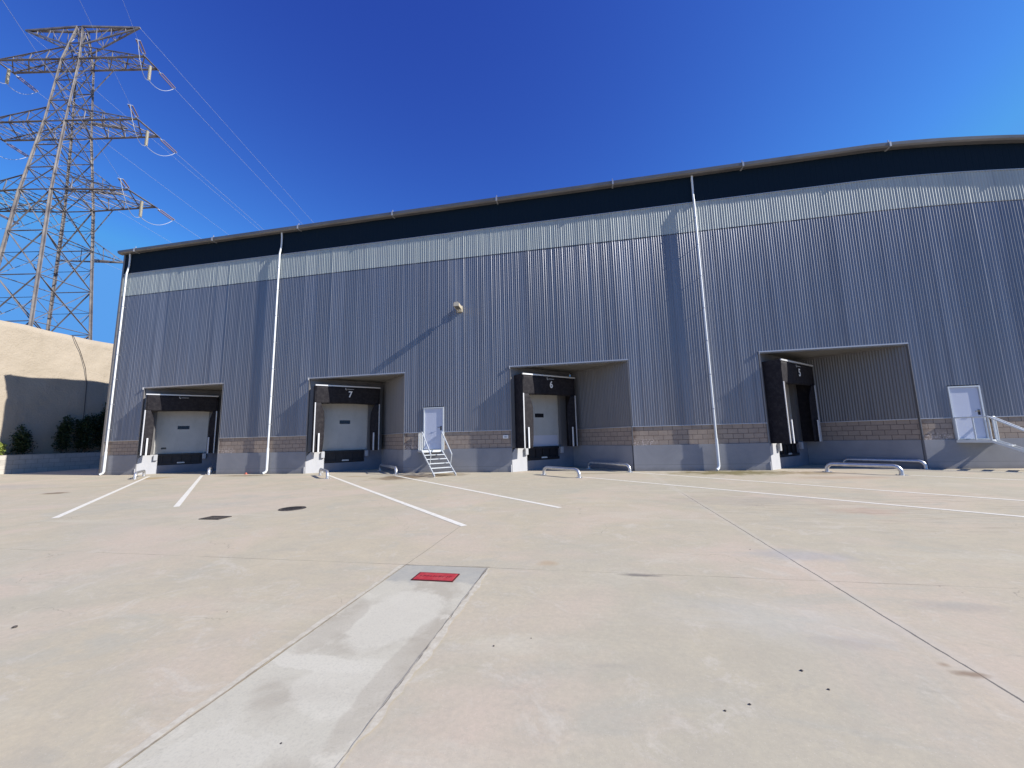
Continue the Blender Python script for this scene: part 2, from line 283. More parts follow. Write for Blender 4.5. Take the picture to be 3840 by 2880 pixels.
# ---------------------------------------------------------------- mesh helpers
class MB:
    def __init__(s): s.v = []; s.f = []; s.uv = []; s.mi = []; s.sm = []
    def face(s, pts, uvs=None, mi=0, smooth=False):
        i = len(s.v); s.v += [tuple(p) for p in pts]; s.f.append(tuple(range(i, i+len(pts))))
        s.uv.append(uvs or [(0, 0)]*len(pts)); s.mi.append(mi); s.sm.append(smooth); return s
    def raw(s, vs, fs, smooth=False, mi=0):
        i = len(s.v); s.v += [tuple(p) for p in vs]
        for f_ in fs: s.f.append(tuple(i+k for k in f_)); s.uv.append([(0, 0)]*len(f_)); s.mi.append(mi); s.sm.append(smooth)
        return s
    def box(s, x0, x1, y0, y1, z0, z1, mi=0):
        if x0 > x1: x0, x1 = x1, x0
        if y0 > y1: y0, y1 = y1, y0
        if z0 > z1: z0, z1 = z1, z0
        vs = [(x0, y0, z0), (x1, y0, z0), (x1, y1, z0), (x0, y1, z0), (x0, y0, z1), (x1, y0, z1), (x1, y1, z1), (x0, y1, z1)]
        return s.raw(vs, [(0, 3, 2, 1), (4, 5, 6, 7), (0, 1, 5, 4), (1, 2, 6, 5), (2, 3, 7, 6), (3, 0, 4, 7)], mi=mi)
    def bar(s, a, b, wd, dp=None, mi=0):
        """box bar between two points"""
        a = Vector(a); b = Vector(b); d = (b-a)
        if d.length < 1e-6: return s
        d.normalize(); up = Vector((0, 0, 1)) if abs(d.z) < .95 else Vector((1, 0, 0))
        x = d.cross(up).normalized()*wd/2; y = d.cross(x).normalized()*(dp or wd)/2
        vs = [a-x-y, a+x-y, a+x+y, a-x+y, b-x-y, b+x-y, b+x+y, b-x+y]
        return s.raw(vs, [(0, 3, 2, 1), (4, 5, 6, 7), (0, 1, 5, 4), (1, 2, 6, 5), (2, 3, 7, 6), (3, 0, 4, 7)], mi=mi)
    def tube(s, pts, rad, n=12, caps=True, mi=0):
        pts = [Vector(p) for p in pts]; rings = []; prev = None
        for i, p in enumerate(pts):
            if i == 0: t = pts[1]-p
            elif i == len(pts)-1: t = p-pts[i-1]
            else: t = (pts[i+1]-p).normalized()+(p-pts[i-1]).normalized()
            t.normalize()
            if prev is None:
                up = Vector((0, 0, 1)) if abs(t.z) < .9 else Vector((1, 0, 0)); x = t.cross(up).normalized()
            else: x = (prev - t*prev.dot(t)).normalized()
            prev = x; y = t.cross(x)
            rr = rad[i] if isinstance(rad, (list, tuple)) else rad
            rings.append([p+(x*math.cos(2*PI*k/n)+y*math.sin(2*PI*k/n))*rr for k in range(n)])
        vs = [q_ for rg in rings for q_ in rg]; fs = []
        for i in range(len(pts)-1):
            for k in range(n):
                k2 = (k+1) % n; fs.append((i*n+k, i*n+k2, (i+1)*n+k2, (i+1)*n+k))
        s.raw(vs, fs, smooth=True, mi=mi)
        if caps: s.face(rings[0][::-1], mi=mi); s.face(rings[-1], mi=mi)
        return s
    def prism(s, poly, y0, y1, axis='y', mi=0):
        """polygon in (x,z) extruded along y, or in (x,y) extruded along z"""
        if axis == 'y': A = [(p[0], y0, p[1]) for p in poly]; B = [(p[0], y1, p[1]) for p in poly]
        else: A = [(p[0], p[1], y0) for p in poly]; B = [(p[0], p[1], y1) for p in poly]
        s.face(A, mi=mi); s.face(B[::-1], mi=mi); n = len(poly)
        for k in range(n): s.face([A[k], B[k], B[(k+1) % n], A[(k+1) % n]], mi=mi)
        return s
    def build(s, name, mats, parent=None, bevel=0, recalc=True, warp=False):
        me = bpy.data.meshes.new(name); vs = s.v
        if warp: vs = [(x, y, z-drop(x)*(max(z, 0)/13.99)**3.5) for x, y, z in vs]
        me.from_pydata(vs, [], s.f)
        ul = me.uv_layers.new(name='UVMap'); k = 0
        flat = [c_ for fuv in s.uv for c_ in fuv]
        for i, c_ in enumerate(flat): ul.data[i].uv = c_
        if not isinstance(mats, (list, tuple)): mats = [mats]
        for mt in mats: me.materials.append(mt)
        me.polygons.foreach_set('material_index', s.mi); me.polygons.foreach_set('use_smooth', s.sm)
        me.update()
        if recalc:
            import bmesh
            bm = bmesh.new(); bm.from_mesh(me); bmesh.ops.recalc_face_normals(bm, faces=bm.faces); bm.to_mesh(me); bm.free()
        ob = bpy.data.objects.new(name, me); C.objects.link(ob)
        if parent: ob.parent = parent
        if bevel:
            md = ob.modifiers.new('bevel', 'BEVEL'); md.width = bevel; md.segments = 2; md.limit_method = 'ANGLE'
        return ob
def drop(x):
    if x < 12.2: return 0.0
    t = (x-12.2)/6.1
    if t < 1.15: return .64*t**1.7
    return .64*1.15**1.7 + .35*(1-math.exp(-(t-1.15)*1.6))
def tag(ob, label=None, cat=None, group=None, kind=None):
    for k, v_ in (('label', label), ('category', cat), ('group', group), ('kind', kind)):
        if v_: ob[k] = v_
    return ob
def empty(name, loc, rz=0, parent=None):
    o_ = bpy.data.objects.new(name, None); C.objects.link(o_); o_.location = loc; o_.rotation_euler = (0, 0, rz)
    o_.empty_display_size = .3
    if parent: o_.parent = parent
    return o_
def copy_tree(o_, parent=None):
    c_ = o_.copy(); C.objects.link(c_)
    if parent: c_.parent = parent
    for ch in [k for k in bpy.data.objects if k.parent == o_]: copy_tree(ch, c_)
    return c_
def text_mesh(body, size, name, mat, parent, loc, rot=(R(90), 0, 0), depth=.004, sx=1.0, bold=.0):
    cu = bpy.data.curves.new(name, 'FONT'); cu.body = body; cu.size = size; cu.extrude = depth; cu.align_x = 'CENTER'; cu.align_y = 'CENTER'; cu.offset = bold
    t = bpy.data.objects.new(name+'_curve', cu); C.objects.link(t); bpy.context.view_layer.update()
    me = bpy.data.meshes.new_from_object(t); bpy.data.objects.remove(t); bpy.data.curves.remove(cu)
    me.materials.clear(); me.materials.append(mat)
    ob = bpy.data.objects.new(name, me); C.objects.link(ob); ob.parent = parent; ob.location = loc; ob.rotation_euler = rot; ob.scale = (sx, 1, 1)
    return ob

# ---------------------------------------------------------------- ground
g = MB(); g.face([(-600, -600, 0), (600, -600, 0), (600, 600, 0), (-600, 600, 0)]); tag(g.build('ground', M['yard']), kind='structure')
def ragged(x0, x1, y0, y1, amp, seed, step=.07):
    """strip along y with ragged sides"""
    rn = random.Random(seed); L_ = []; Rr = []; n = int((y1-y0)/step)
    a = b_ = 0
    for i in range(n+1):
        y = y0+(y1-y0)*i/n
        a = a*.7+rn.uniform(-amp, amp)*.6; b_ = b_*.7+rn.uniform(-amp, amp)*.6
        L_.append((x0+a, y)); Rr.append((x1+b_, y))
    return L_, Rr
def strip(name, mat, x0, x1, y0, y1, z, ampl, ampr, seed, kind='structure'):
    L_, _ = ragged(x0, x1, y0, y1, ampl, seed); _, Rr = ragged(x0, x1, y0, y1, ampr, seed+50)
    mb = MB()
    for i in range(len(L_)-1): mb.face([(*L_[i], z), (*Rr[i], z), (*Rr[i+1], z), (*L_[i+1], z)])
    return tag(mb.build(name, mat, recalc=False), kind=kind)
strip('trench_patch', M['patch'], -2.39, -1.31, -19.5, -13.37, .004, .006, .008, 3)
strip('slurry_edge', M['slurry'], -1.30, -1.255, -19.5, -13.38, .006, .012, .035, 11)
strip('slurry_edge', M['slurry'], -2.455, -2.405, -19.5, -13.38, .006, .022, .006, 12)
strip('patch_crack', M['crack'], -1.312, -1.302, -19.5, -13.4, .008, .007, .007, 21)
strip('patch_crack', M['crack'], -2.403, -2.397, -19.5, -13.4, .008, .003, .004, 22)
mb = MB(); mb.face([(-2.4, -13.385, .007), (-1.28, -13.345, .007), (-1.28, -13.335, .007), (-2.4, -13.375, .007)])
tag(mb.build('patch_crack', M['crack']), kind='structure')

# painted guide lines
def paint_line(a, b, wd=.13):
    a = Vector((*a, .004)); b = Vector((*b, .004)); d = (b-a).normalized(); nrm = Vector((-d.y, d.x, 0))*wd/2
    mb = MB(); n = 24
    for i in range(n):
        p0 = a.lerp(b, i/n); p1 = a.lerp(b, (i+1)/n); mb.face([p0-nrm, p1-nrm, p1+nrm, p0+nrm])
    return tag(mb.build('guide_line', M['paint'], recalc=False), kind='structure')
for a, b in [((-23.2, -1.05), (-12.25, -11.12)), ((-20.15, -.75), (-10.75, -9.58)), ((-12.5, -1.0), (-2.33, -11.13)),
             ((-8.8, -1.4), (-.70, -9.17)), ((-.31, -2.44), (9.2, -11.2)), ((1.75, -.60), (10.4, -9.1)), ((10.7, -2.4), (16.0, -6.9)), ((12.9, -.35), (18, -5.2))]:
    paint_line(a, b)

# ---------------------------------------------------------------- warehouse
XL, XR = -28.15, 34.0
S_, W_ = 10.9858014, 5.48145280
BAYS = [-25.5221659+i*S_ for i in range(5)]
SQ = math.sqrt(.5)
DOORS = [(-7.94, -6.99), (14.03, 14.98)]
ZP, ZB, ZS, ZT, ZD, ZE = 1.12, 1.965, 5.0, 10.84, 12.33, 13.85
wh = empty('warehouse', (0, 0, 0))
tag(wh, 'long silver corrugated warehouse with a navy top band and four angled loading docks', 'warehouse')
rn = random.Random(5)
PITCH = .105; PANEL = .84
tilts = {}; amps = {}
def prof(x):
    """depth of the corrugated sheet at x"""
    k = math.floor(x/PANEL)
    if k not in tilts: tilts[k] = (rn.uniform(-.0055, .0055), rn.uniform(-.0022, .0022))
    rib = round(x/PITCH)
    if rib not in amps: amps[rib] = rn.uniform(.8, 1.18)
    ph = (x/PITCH) % 1.0
    a = .0165*amps[rib]
    y = -.03 - a*math.cos(2*PI*x/PITCH)
    y += tilts[k][0]*((x/PANEL) % 1.0-.5)*1.6 + tilts[k][1]
    e = (x/PANEL) % 1.0
    if e < .06: y -= .009*math.sin(PI*e/.06)
    return y
def spans(x):
    """z ranges of wall above the blockwork at x: (start)"""
    for A in BAYS:
        if A < x < A+W_: return ZS+.02
    for a, b_ in DOORS:
        if a-.05 < x < b_+.05: return 3.22
    return ZB
def corrugated(name, mat, z0f, z1, x0=XL, x1=XR, step=PITCH/9, rows=1):
    mb = MB(); xs = [x0+i*step for i in range(int((x1-x0)/step)+1)]
    cuts = []
    for A in BAYS: cuts += [A, A+W_]
    for a, b_ in DOORS: cuts += [a-.05, b_+.05]
    xs = sorted(set(xs+[c_ for c_ in cuts if x0 < c_ < x1]))
    vs = []; fs = []
    cache = {}
    def vid(x, z):
        k = (round(x, 5), round(z, 3))
        if k not in cache:
            cache[k] = len(vs)
            wav = .0015*math.sin(z*.9+x*.9)*math.sin(x*2.3)
            vs.append((x, prof(x)+wav, z))
        return cache[k]
    for i in range(len(xs)-1):
        xm = (xs[i]+xs[i+1])/2; zz = z0f(xm) if callable(z0f) else z0f
        zl = [z for z in ([zz, 1.965, 3.22, 5.02, 6.2, 7.4, 8.6, 9.8, z1] if rows > 1 else [zz, z1]) if zz-1e-6 <= z <= z1+1e-6]
        zl = sorted(set(zl))
        for j in range(len(zl)-1):
            fs.append((vid(xs[i], zl[j]), vid(xs[i+1], zl[j]), vid(xs[i+1], zl[j+1]), vid(xs[i], zl[j+1])))
    mb.raw(vs, fs, smooth=True)
    return mb.build(name, mat, wh, recalc=False, warp=True)
corrugated('wall_cladding', M['cladding'], spans, ZT, rows=2)
tag(corrugated('translucent_panel', M['translucent'], ZT, ZD))
# dark joint where sheets overlap
mb = MB()
n = 120
for i in range(n):
    xa_ = XL+(XR-XL)*i/n; xb_ = XL+(XR-XL)*(i+1)/n
    mb.box(xa_, xb_, -.046, -.02, ZT-.012, ZT+.012)
mb.build('sheet_joint', M['black'], wh, warp=True)
# navy band: flat-ribbed sheets
mb = MB(); n = int((XR-XL)/.2125)
for i in range(n):
    a = XL+i*.2125; b_ = a+.2125
    for (s0, s1, y0, y1) in ((0, .8, -.055, -.055), (.8, .84, -.055, -.05), (.84, .96, -.05, -.05), (.96, 1, -.05, -.055)):
        mb.face([(a+s0*.2125, y0, ZD-.02), (a+s1*.2125, y1, ZD-.02), (a+s1*.2125, y1, ZE), (a+s0*.2125, y0, ZE)])
mb.build('navy_band', M['navy'], wh, recalc=False, warp=True)
mb = MB()
for i in range(80):
    a = XL+(XR-XL)*i/80; b_ = XL+(XR-XL)*(i+1)/80; mb.box(a, b_, -.065, 0, ZD-.05, ZD-.02)
mb.build('drip_flashing', M['trim'], wh, warp=True)
# eave gutter
mb = MB(); n = 90
sec = [(-.02, ZE-.02), (-.02, 13.60), (-.10, 13.55), (-.30, 13.55), (-.37, 13.60), (-.385, 13.73), (-.37, 13.74), (-.36, 13.62), (-.33, 13.60), (-.05, 13.60), (-.05, ZE-.02)]
for i in range(n):
    a = XL-.12+(XR-XL+.12)*i/n; b_ = XL-.12+(XR-XL+.12)*(i+1)/n
    for k in range(len(sec)-1):
        (y0, z0), (y1, z1) = sec[k], sec[k+1]
        mb.face([(a, y0, z0), (b_, y0, z0), (b_, y1, z1), (a, y1, z1)])
mb.face([(XL-.12, y, z) for y, z in [(-.02, 13.85), (-.02, 13.6), (-.10, 13.55), (-.30, 13.55), (-.37, 13.6), (-.385, 13.73)]])
gut = mb.build('gutter', M['gutter'], wh, warp=True)
for k in range(-6, 6):
    x = 7.5+5.75*k
    if XL < x < XR:
        mb = MB(); mb.box(x-.035, x+.035, -.395, -.0, 13.54, 13.75); mb.box(x-.015, x+.015, -.30, -.27, 13.75, 13.90)
        mb.build('gutter_bracket', M['trim'], wh, warp=True)
# roof (low gable) and hidden end / rear walls
mb = MB(); n = 60
for i in range(n):
    a = XL-.12+(XR-XL+.12)*i/n; b_ = XL-.12+(XR-XL+.12)*(i+1)/n
    mb.face([(a, -.30, 13.78), (b_, -.30, 13.78), (b_, 30, 15.0), (a, 30, 15.0)])
    mb.face([(a, -.30, 13.70), (b_, -.30, 13.70), (b_, -.30, 13.78), (a, -.30, 13.78)])
    mb.face([(a, 30, 15.0), (b_, 30, 15.0), (b_, 60, 13.8), (a, 60, 13.8)])
mb.build('roof', M['roof'], wh, warp=True)
mb = MB()
mb.face([(XL, -.02, 0), (XL, 60, 0), (XL, 60, 13.78), (XL, 30, 14.95), (XL, -.02, 13.7)])
mb.face([(XR, -.02, 0), (XR, 60, 0), (XR, 60, 13), (XR, 30, 14), (XR, -.02, 12.6)])
mb.face([(XL, 60, 0), (XR, 60, 0), (XR, 60, 13.0), (XL, 60, 13.78)])
mb.build('end_wall', M['cladding'], wh, recalc=False)
mb = MB(); mb.box(XL-.035, XL+.09, -.075, .25, 0.0, 13.56); mb.build('corner_trim', M['return'], wh)
# plinth and blockwork between the docks
edges = [XL]
for A in BAYS: edges += [A, A+W_]
edges.append(XR)
for k in range(0, len(edges), 2):
    a, b_ = edges[k], edges[k+1]
    a2 = a+.004; b2 = b_-.004
    MB().box(a2, b2, -.06, .18, 0, ZP).build('plinth', M['plinth'], wh, bevel=.006)
    segs = [(a2, b2)]
    for d0, d1 in DOORS:
        ns = []
        for s0, s1 in segs:
            if s0 < d0 < s1: ns += [(s0, d0-.05), (d1+.05, s1)]
            else: ns.append((s0, s1))
        segs = ns
    for s0, s1 in segs:
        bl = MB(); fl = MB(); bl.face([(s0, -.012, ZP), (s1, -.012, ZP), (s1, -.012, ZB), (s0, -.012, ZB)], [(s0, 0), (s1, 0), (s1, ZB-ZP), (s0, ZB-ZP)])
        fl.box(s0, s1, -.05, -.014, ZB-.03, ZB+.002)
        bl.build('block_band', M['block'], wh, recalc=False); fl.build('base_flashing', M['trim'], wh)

# downpipes
def downpipe(x):
    y = -.195
    mb = MB()
    mb.tube([(x+.02, -.15, 13.56), (x+.02, -.12, 13.3), (x+.02, -.115, 12.95), (x+.015, -.12, 12.7), (x, y+.03, 12.42), (x, y, 12.25), (x, y, .42)], .046, 12)
    o_ = mb.build('downpipe', M['pipe'], wh)
    mb = MB(); mb.tube([(x, y, 1.35), (x, y, .22), (x-.03, y-.02, .12), (x-.12, y-.10, .05)], .062, 12); mb.build('pipe_shoe', M['pipe'], o_)
    for z in (2.6, 4.1, 5.6, 7.1, 8.6, 10.1, 11.4):
        mb = MB(); mb.tube([(x, y, z), (x, y, z+.04)], .055, 12); mb.box(x-.006, x+.006, y+.05, -.03, z+.010, z+.026); mb.build('pipe_bracket', M['trim'], o_)
for x in (-27.62, -16.72, 5.34): downpipe(x)

# dock recesses: everything in the dock's own frame (x along the dock wall, -y outward)
DW = W_*SQ
def recess(A, opened=False, vent=False, lightpanel=False):
    e = empty('dock_bay', (A, 0, 0), R(45), wh)
    # concrete dock wall
    O0, O1, OZ0, OZ1 = .62, 3.08, ZP, 3.95
    mb = MB()
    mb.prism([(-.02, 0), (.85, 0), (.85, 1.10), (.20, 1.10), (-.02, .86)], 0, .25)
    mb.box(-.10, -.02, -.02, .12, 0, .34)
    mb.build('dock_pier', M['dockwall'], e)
    mb = MB(); mb.prism([(.852, 0), (DW, 0), (DW, 1.10), (2.92, 1.10), (2.92, .47), (.852, .47)], .004, .25); mb.build('dock_wall', M['pit'], e)  # rest of the dock face, 'pit' is its concrete with shade in the colour
    mb = MB(); mb.box(-.0, O0, .02, .2, 1.10, ZS); mb.box(O1, DW, .02, .2, 1.10, ZS); mb.box(O0, O1, .02, .2, OZ1, ZS); mb.build('upper_wall', M['return'], e)
    # leveller pit with black lip
    mb = MB(); mb.box(.852, 2.918, .10, .24, .475, 1.0); mb.box(.86, 2.91, .02, .10, 1.0, 1.11); mb.box(.86, 2.91, .0, .06, .50, .60)
    for k in range(5): mb.box(1.0+k*.44, 1.04+k*.44, .05, .10, .60, 1.0)
    lv = mb.build('dock_leveller', M['black'], e)
    mb = MB(); mb.box(1.74, 2.10, -.006, .0, .555, .59)
    for k in range(6): mb.box(1.75+k*.058, 1.79+k*.058, -.007, 0, .595, .625)
    mb.build('maker_plate', M['white' if not opened else 'greymark'], lv)
    for ux in (.68, 2.93):
        mb = MB(); mb.box(ux, ux+.17, -.13, -.002, .76, 1.08); mb.build('dock_bumper', M['bumper'], e, bevel=.015)
    # reveal, door, interior
    mb = MB(); mb.box(O0-.0, O0+.03, .2, .34, OZ0, OZ1); mb.box(O1-.03, O1, .2, .34, OZ0, OZ1); mb.box(O0, O1, .2, .34, OZ1-.03, OZ1)
    mb.build('door_frame', M['doorleaf'], e)
    if not opened:
        mb = MB(); zz = OZ0
        k = 0
        while zz < OZ1-.04:
            z2 = min(zz+.56, OZ1-.02)
            mb.box(O0+.032, O1-.032, .262, .30, zz+.004, z2-.004, mi=1 if (lightpanel and k == 0) else 0)
            mb.box(O0+.032, O1-.032, .270, .30, z2-.004, z2+.004)
            zz = z2; k += 1
        dl = mb.build('dock_door', [M['doorleaf'], M['doorleaf2']], e)
        mb = MB(); mb.box(1.60, 2.16, .25, .264, 2.58, 2.78); mb.build('door_window', M['glass'], dl, bevel=.008)
        if vent:
            mb = MB()
            for k in range(4): mb.box(.92, 1.16, .25, .262, 1.40+k*.028, 1.42+k*.028)
            mb.build('door_vent', M['glass'], dl)
    mb = MB(); mb.box(O0-.8, O1+.8, .42, 3.2, .9, 4.4)
    mb.f = mb.f[:2]+mb.f[3:]; mb.uv = mb.uv[:2]+mb.uv[3:]; mb.mi = mb.mi[:2]+mb.mi[3:]; mb.sm = mb.sm[:2]+mb.sm[3:]
    if opened:
        mb.face([(O0-.8, .345, .9), (O0, .345, .9), (O0, .345, 4.4), (O0-.8, .345, 4.4)]); mb.face([(O1, .345, .9), (O1+.8, .345, .9), (O1+.8, .345, 4.4), (O1, .345, 4.4)])
    mb.build('dock_interior', M['dark'], e)
    # return wall (x = DW, running outward to y = -DW)
    mb = MB(); mb.box(DW-.01, DW+.2, -DW+.05, -.002, 0, ZP); mb.build('return_plinth', M['plinth'], e)
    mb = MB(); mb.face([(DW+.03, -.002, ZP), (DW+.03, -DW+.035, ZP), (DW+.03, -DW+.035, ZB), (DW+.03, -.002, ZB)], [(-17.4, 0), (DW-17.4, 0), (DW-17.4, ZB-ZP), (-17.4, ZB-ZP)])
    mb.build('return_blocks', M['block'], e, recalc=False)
    mb = MB(); vs = []; fs = []; n = int(DW/.0121)
    for i in range(n+1):
        yy = -DW+.035+(DW-.04)*i/n; xx = DW+.012-.011*math.cos(2*PI*yy/.10)
        vs += [(xx, yy, ZB+.01), (xx, yy, ZS)]
        if i: fs.append((2*i-2, 2*i, 2*i+1, 2*i-1))
    mb.raw(vs, fs, smooth=True); mb.build('return_cladding', M['return'], e, recalc=False)
    mb = MB(); mb.box(DW-.012, DW+.03, -DW+.04, -.01, ZB-.035, ZB+.005); mb.build('return_flashing', M['trim'], e)
    return e
recess(BAYS[0], vent=True); recess(BAYS[1]); recess(BAYS[2], lightpanel=True); recess(BAYS[3], opened=True); recess(BAYS[4])
# soffits and opening trims (in wall space)
for A in BAYS:
    mb = MB(); mb.prism([(A+.0, .03), (A+W_, .03), (A+W_/2, W_/2+.03)], ZS, ZS+.05, axis='z')
    sf = mb.build('soffit', M['soffit'], wh)
    mb = MB(); mb.box(A+W_*.0, A+W_, -.005, .03, ZS-.06, ZS+.03)
    mb.prism([(A+W_-.05, .0), (A+W_, .0), (A+W_/2+.02, W_/2-.02), (A+W_/2-.03, W_/2-.02)], ZS-.07, ZS-.002, axis='z')
    mb.build('soffit_beam', M['return'], sf)
    mb = MB(); mb.box(A-.03, A+W_+.02, -.055, -.005, ZS-.012, ZS+.045); mb.box(A-.05, A-.02, -.12, -.03, ZS-.10, ZS+.04)
    mb.build('canopy_trim', M['trim'], wh)
    MB().box(A-.04, A+.012, -.048, .06, ZP+.003, ZS-.01).build('opening_trim', M['return'], wh)
    MB().box(A+W_-.012, A+W_+.028, -.048, .03, ZP+.003, ZS-.014).build('opening_trim', M['return'], wh)

# personnel doors
for (a, b_) in DOORS:
    mb = MB()
    z0, z1 = ZP+.02, 3.13
    for bx in ((a-.05, a, -.088, .02, z0, z1+.05), (b_, b_+.05, -.088, .02, z0, z1+.05), (a, b_, -.088, .02, z1, z1+.05), (a-.05, b_+.05, -.12, .02, z0-.022, z0)): mb.box(*bx)
    fr = mb.build('door_frame', M['stair'], wh)
    mb = MB(); mb.box(a+.003, b_-.003, -.043, .015, z0+.004, z1-.004)
    dl = mb.build('personnel_door', M['pdoor'], wh, bevel=.004)
    mb = MB(); mb.box(b_-.13, b_-.06, -.058, -.041, z0+.90, z0+1.10); mb.tube([(b_-.10, -.058, z0+1.04), (b_-.10, -.098, z0+1.04), (b_-.25, -.10, z0+1.045)], .013, 8)
    mb.build('door_handle', M['black'], dl)
# small socket box on the block band beside dock 6
mb = MB(); mb.box(-3.98, -3.72, -.07, -.013, 1.56, 1.72); o_ = mb.build('socket_box', M['white'], None, bevel=.01)
tag(o_, 'small white socket box on the block band left of dock 6', 'socket box')
mb = MB(); mb.box(-3.91, -3.79, -.078, -.071, 1.60, 1.68); mb.build('socket_cover', M['greymark'], o_)

# ---------------------------------------------------------------- dock shelters (equipment hung on the wall)
def shelter(A, num, lab, fw=1.0, fd=1.0):
    t = empty('dock_shelter', (A, 0, 0), R(45)); tag(t, lab, 'dock shelter', 'black dock shelters over the loading docks')
    U0, U1, YF, Z0, Z1 = .21, 3.52, -.70, 1.09, 4.60
    for x0 in (U0, U1-.035):
        mb = MB(); mb.box(x0, x0+.035, YF, .018, Z0, Z1-.04); mb.build('side_panel', M['curtain'], t)
    mb = MB(); mb.box(U0, U1, YF+.005, .018, Z1-.04, Z1); mb.build('top_panel', M['curtain'], t)
    mb = MB(); mb.box(U0-.02, U1+.01, YF-.045, YF+.004, Z1-.055, Z1+.01); mb.build('head_rail', M['alu'], t)
    for x0 in (U0-.015, U1-.05):
        mb = MB(); mb.box(x0, x0+.05, YF-.03, YF-.002, Z0, 3.66); mb.build('edge_strip', M['alu'], t)
    # head curtain, slightly rippled
    def sheetgrid(fn, nu, nv, name, par):
        vs = [fn(i/nu, j/nv) for j in range(nv+1) for i in range(nu+1)]
        fs = [(j*(nu+1)+i, j*(nu+1)+i+1, (j+1)*(nu+1)+i+1, (j+1)*(nu+1)+i) for j in range(nv) for i in range(nu)]
        mb = MB(); mb.raw(vs, fs, smooth=True); ob = mb.build(name, M['curtain'], par, recalc=False)
        md = ob.modifiers.new('thickness', 'SOLIDIFY'); md.thickness = .008; return ob
    sd = random.Random(int(A*10)); p1, p2 = sd.uniform(0, 6), sd.uniform(0, 6)
    hc = sheetgrid(lambda a, b_: (U0+.01+(U1-U0-.02)*a, YF-.012+.10*(1-b_)**1.3+(1-b_)*(.018*math.sin(a*9+p1)+.012*math.sin(a*21+p2)), 3.62+.92*b_+(1-b_)*.02*math.sin(a*6+p2)), 40, 8, 'head_curtain', t)
    ks = [(0, .42*fw, .26*fd), (.2, .46*fw, .25*fd), (.6, .48*fw, .24*fd), (.8, .45*fw, .22*fd), (1, .24*fw, .05*fd)]
    def edge(b_):
        for (t0, w0, d0), (t1, w1, d1) in zip(ks, ks[1:]):
            if t0 <= b_ <= t1: k = (b_-t0)/(t1-t0); return w0+(w1-w0)*k, d0+(d1-d0)*k
        return ks[-1][1:]
    for sgn in (1, -1):
        def fn(a, b_):
            wd, dp = edge(b_)
            x = (U0+.04+wd*a) if sgn > 0 else (U1-.04-wd*a*.86)
            return (x, YF+.01+dp*a**1.4, Z0+2.58*b_)
        sheetgrid(fn, 10, 16, 'side_curtain', t)
    for x0 in (.40, 3.165):
        mb = MB(); mb.box(x0, x0+.075, YF-.075, YF-.035, Z0, 2.06); mb.build('guide_post', M['post'], t, bevel=.01)
    # hook-shaped maker mark and bar
    mb = MB(); mb.prism([(1.66, 4.50), (1.66, 4.40), (1.70, 4.37), (1.74, 4.37), (1.74, 4.40), (1.70, 4.41), (1.69, 4.50)], YF-.03, YF-.022)
    mb.box(1.76, 2.10, YF-.03, YF-.022, 4.41, 4.435); mb.build('maker_mark', M['greymark'], hc)
    if num:
        o_ = text_mesh(num, .46, 'number_'+{'7': 'seven', '6': 'six', '5': 'five'}[num], M['white'], hc, (1.92, YF-.035, 4.13), sx=.85, bold=.012)
    return t
shelter(BAYS[0], None, 'black dock shelter without a number at the leftmost loading dock', .8, .6)
shelter(BAYS[1], '7', 'black dock shelter numbered 7, left of the white door with stairs')
shelter(BAYS[2], '6', 'black dock shelter numbered 6 in the middle of the wall, right of the small stairs', 1.2, .22)
shelter(BAYS[3], '5', 'black dock shelter numbered 5 standing before an open black doorway', 1.1, .45)

# ---------------------------------------------------------------- wheel guide rails
def guide(a, b, lab, h=.37, rad=.066):
    a = Vector((*a, 0)); b = Vector((*b, 0)); d = (b-a); L_ = d.length; d.normalize(); rr = .20
    t = empty('wheel_guide', a); tag(t, lab, 'wheel guide', 'bent steel tube wheel guides in front of the docks')
    pts = [Vector((0, 0, 0)), Vector((0, 0, h-rr-rad))]
    for k in range(1, 9):
        an = PI/2*k/8; pts.append(d*(rr-rr*math.cos(an))+Vector((0, 0, h-rad-rr+rr*math.sin(an))))
    for k in range(0, 9):
        an = PI/2*(1-k/8); pts.append(d*(L_-rr+rr*math.cos(an))+Vector((0, 0, h-rad-rr+rr*math.sin(an))))
    pts.append(d*L_)
    MB().tube(pts, rad, 16).build('rail_tube', M['galv'], t)
    for p_ in (Vector((0, 0, 0)), d*L_):
        mb = MB(); mb.box(p_.x-.12, p_.x+.12, p_.y-.12, p_.y+.12, .002, .014)
        for sx in (-.09, .09):
            for sy_ in (-.09, .09): mb.tube([(p_.x+sx, p_.y+sy_, .012), (p_.x+sx, p_.y+sy_, .03)], .012, 6)
        mb.build('base_plate', M['galv'], t)
GP = [(((-22.03, -2.55), (-23.68, -.95)), ((-20.16, -.36), (-22.0, 1.45))), (((-11.38, -2.60), (-12.85, -1.12)), ((-9.05, -.78), (-11.1, 1.40))),
      (((-.42, -2.72), (-1.94, -1.36)), ((1.68, -.48), (-.04, 1.38))), (((10.50, -2.33), (8.98, -.92)), ((12.78, -.12), (10.95, 1.6)))]
GL = [('short looking steel wheel guide at the leftmost dock, left end of the row of guides', 'steel wheel guide whose end shows right of the leftmost dock door'),
      ('stubby steel wheel guide before the sunlit pier of the dock numbered 7', 'steel wheel guide just left of the small stairs'),
      ('steel wheel guide fully in the sun before the dock in the middle of the wall', 'steel wheel guide half in shade, right of the middle dock'),
      ('long steel wheel guide nearest the viewer, before the open dock at the right', 'long steel wheel guide in shade behind another at the rightmost dock')]
for i in range(4):
    A = BAYS[i]
    guide(*GP[i][0], GL[i][0])
    guide(*GP[i][1], GL[i][1])

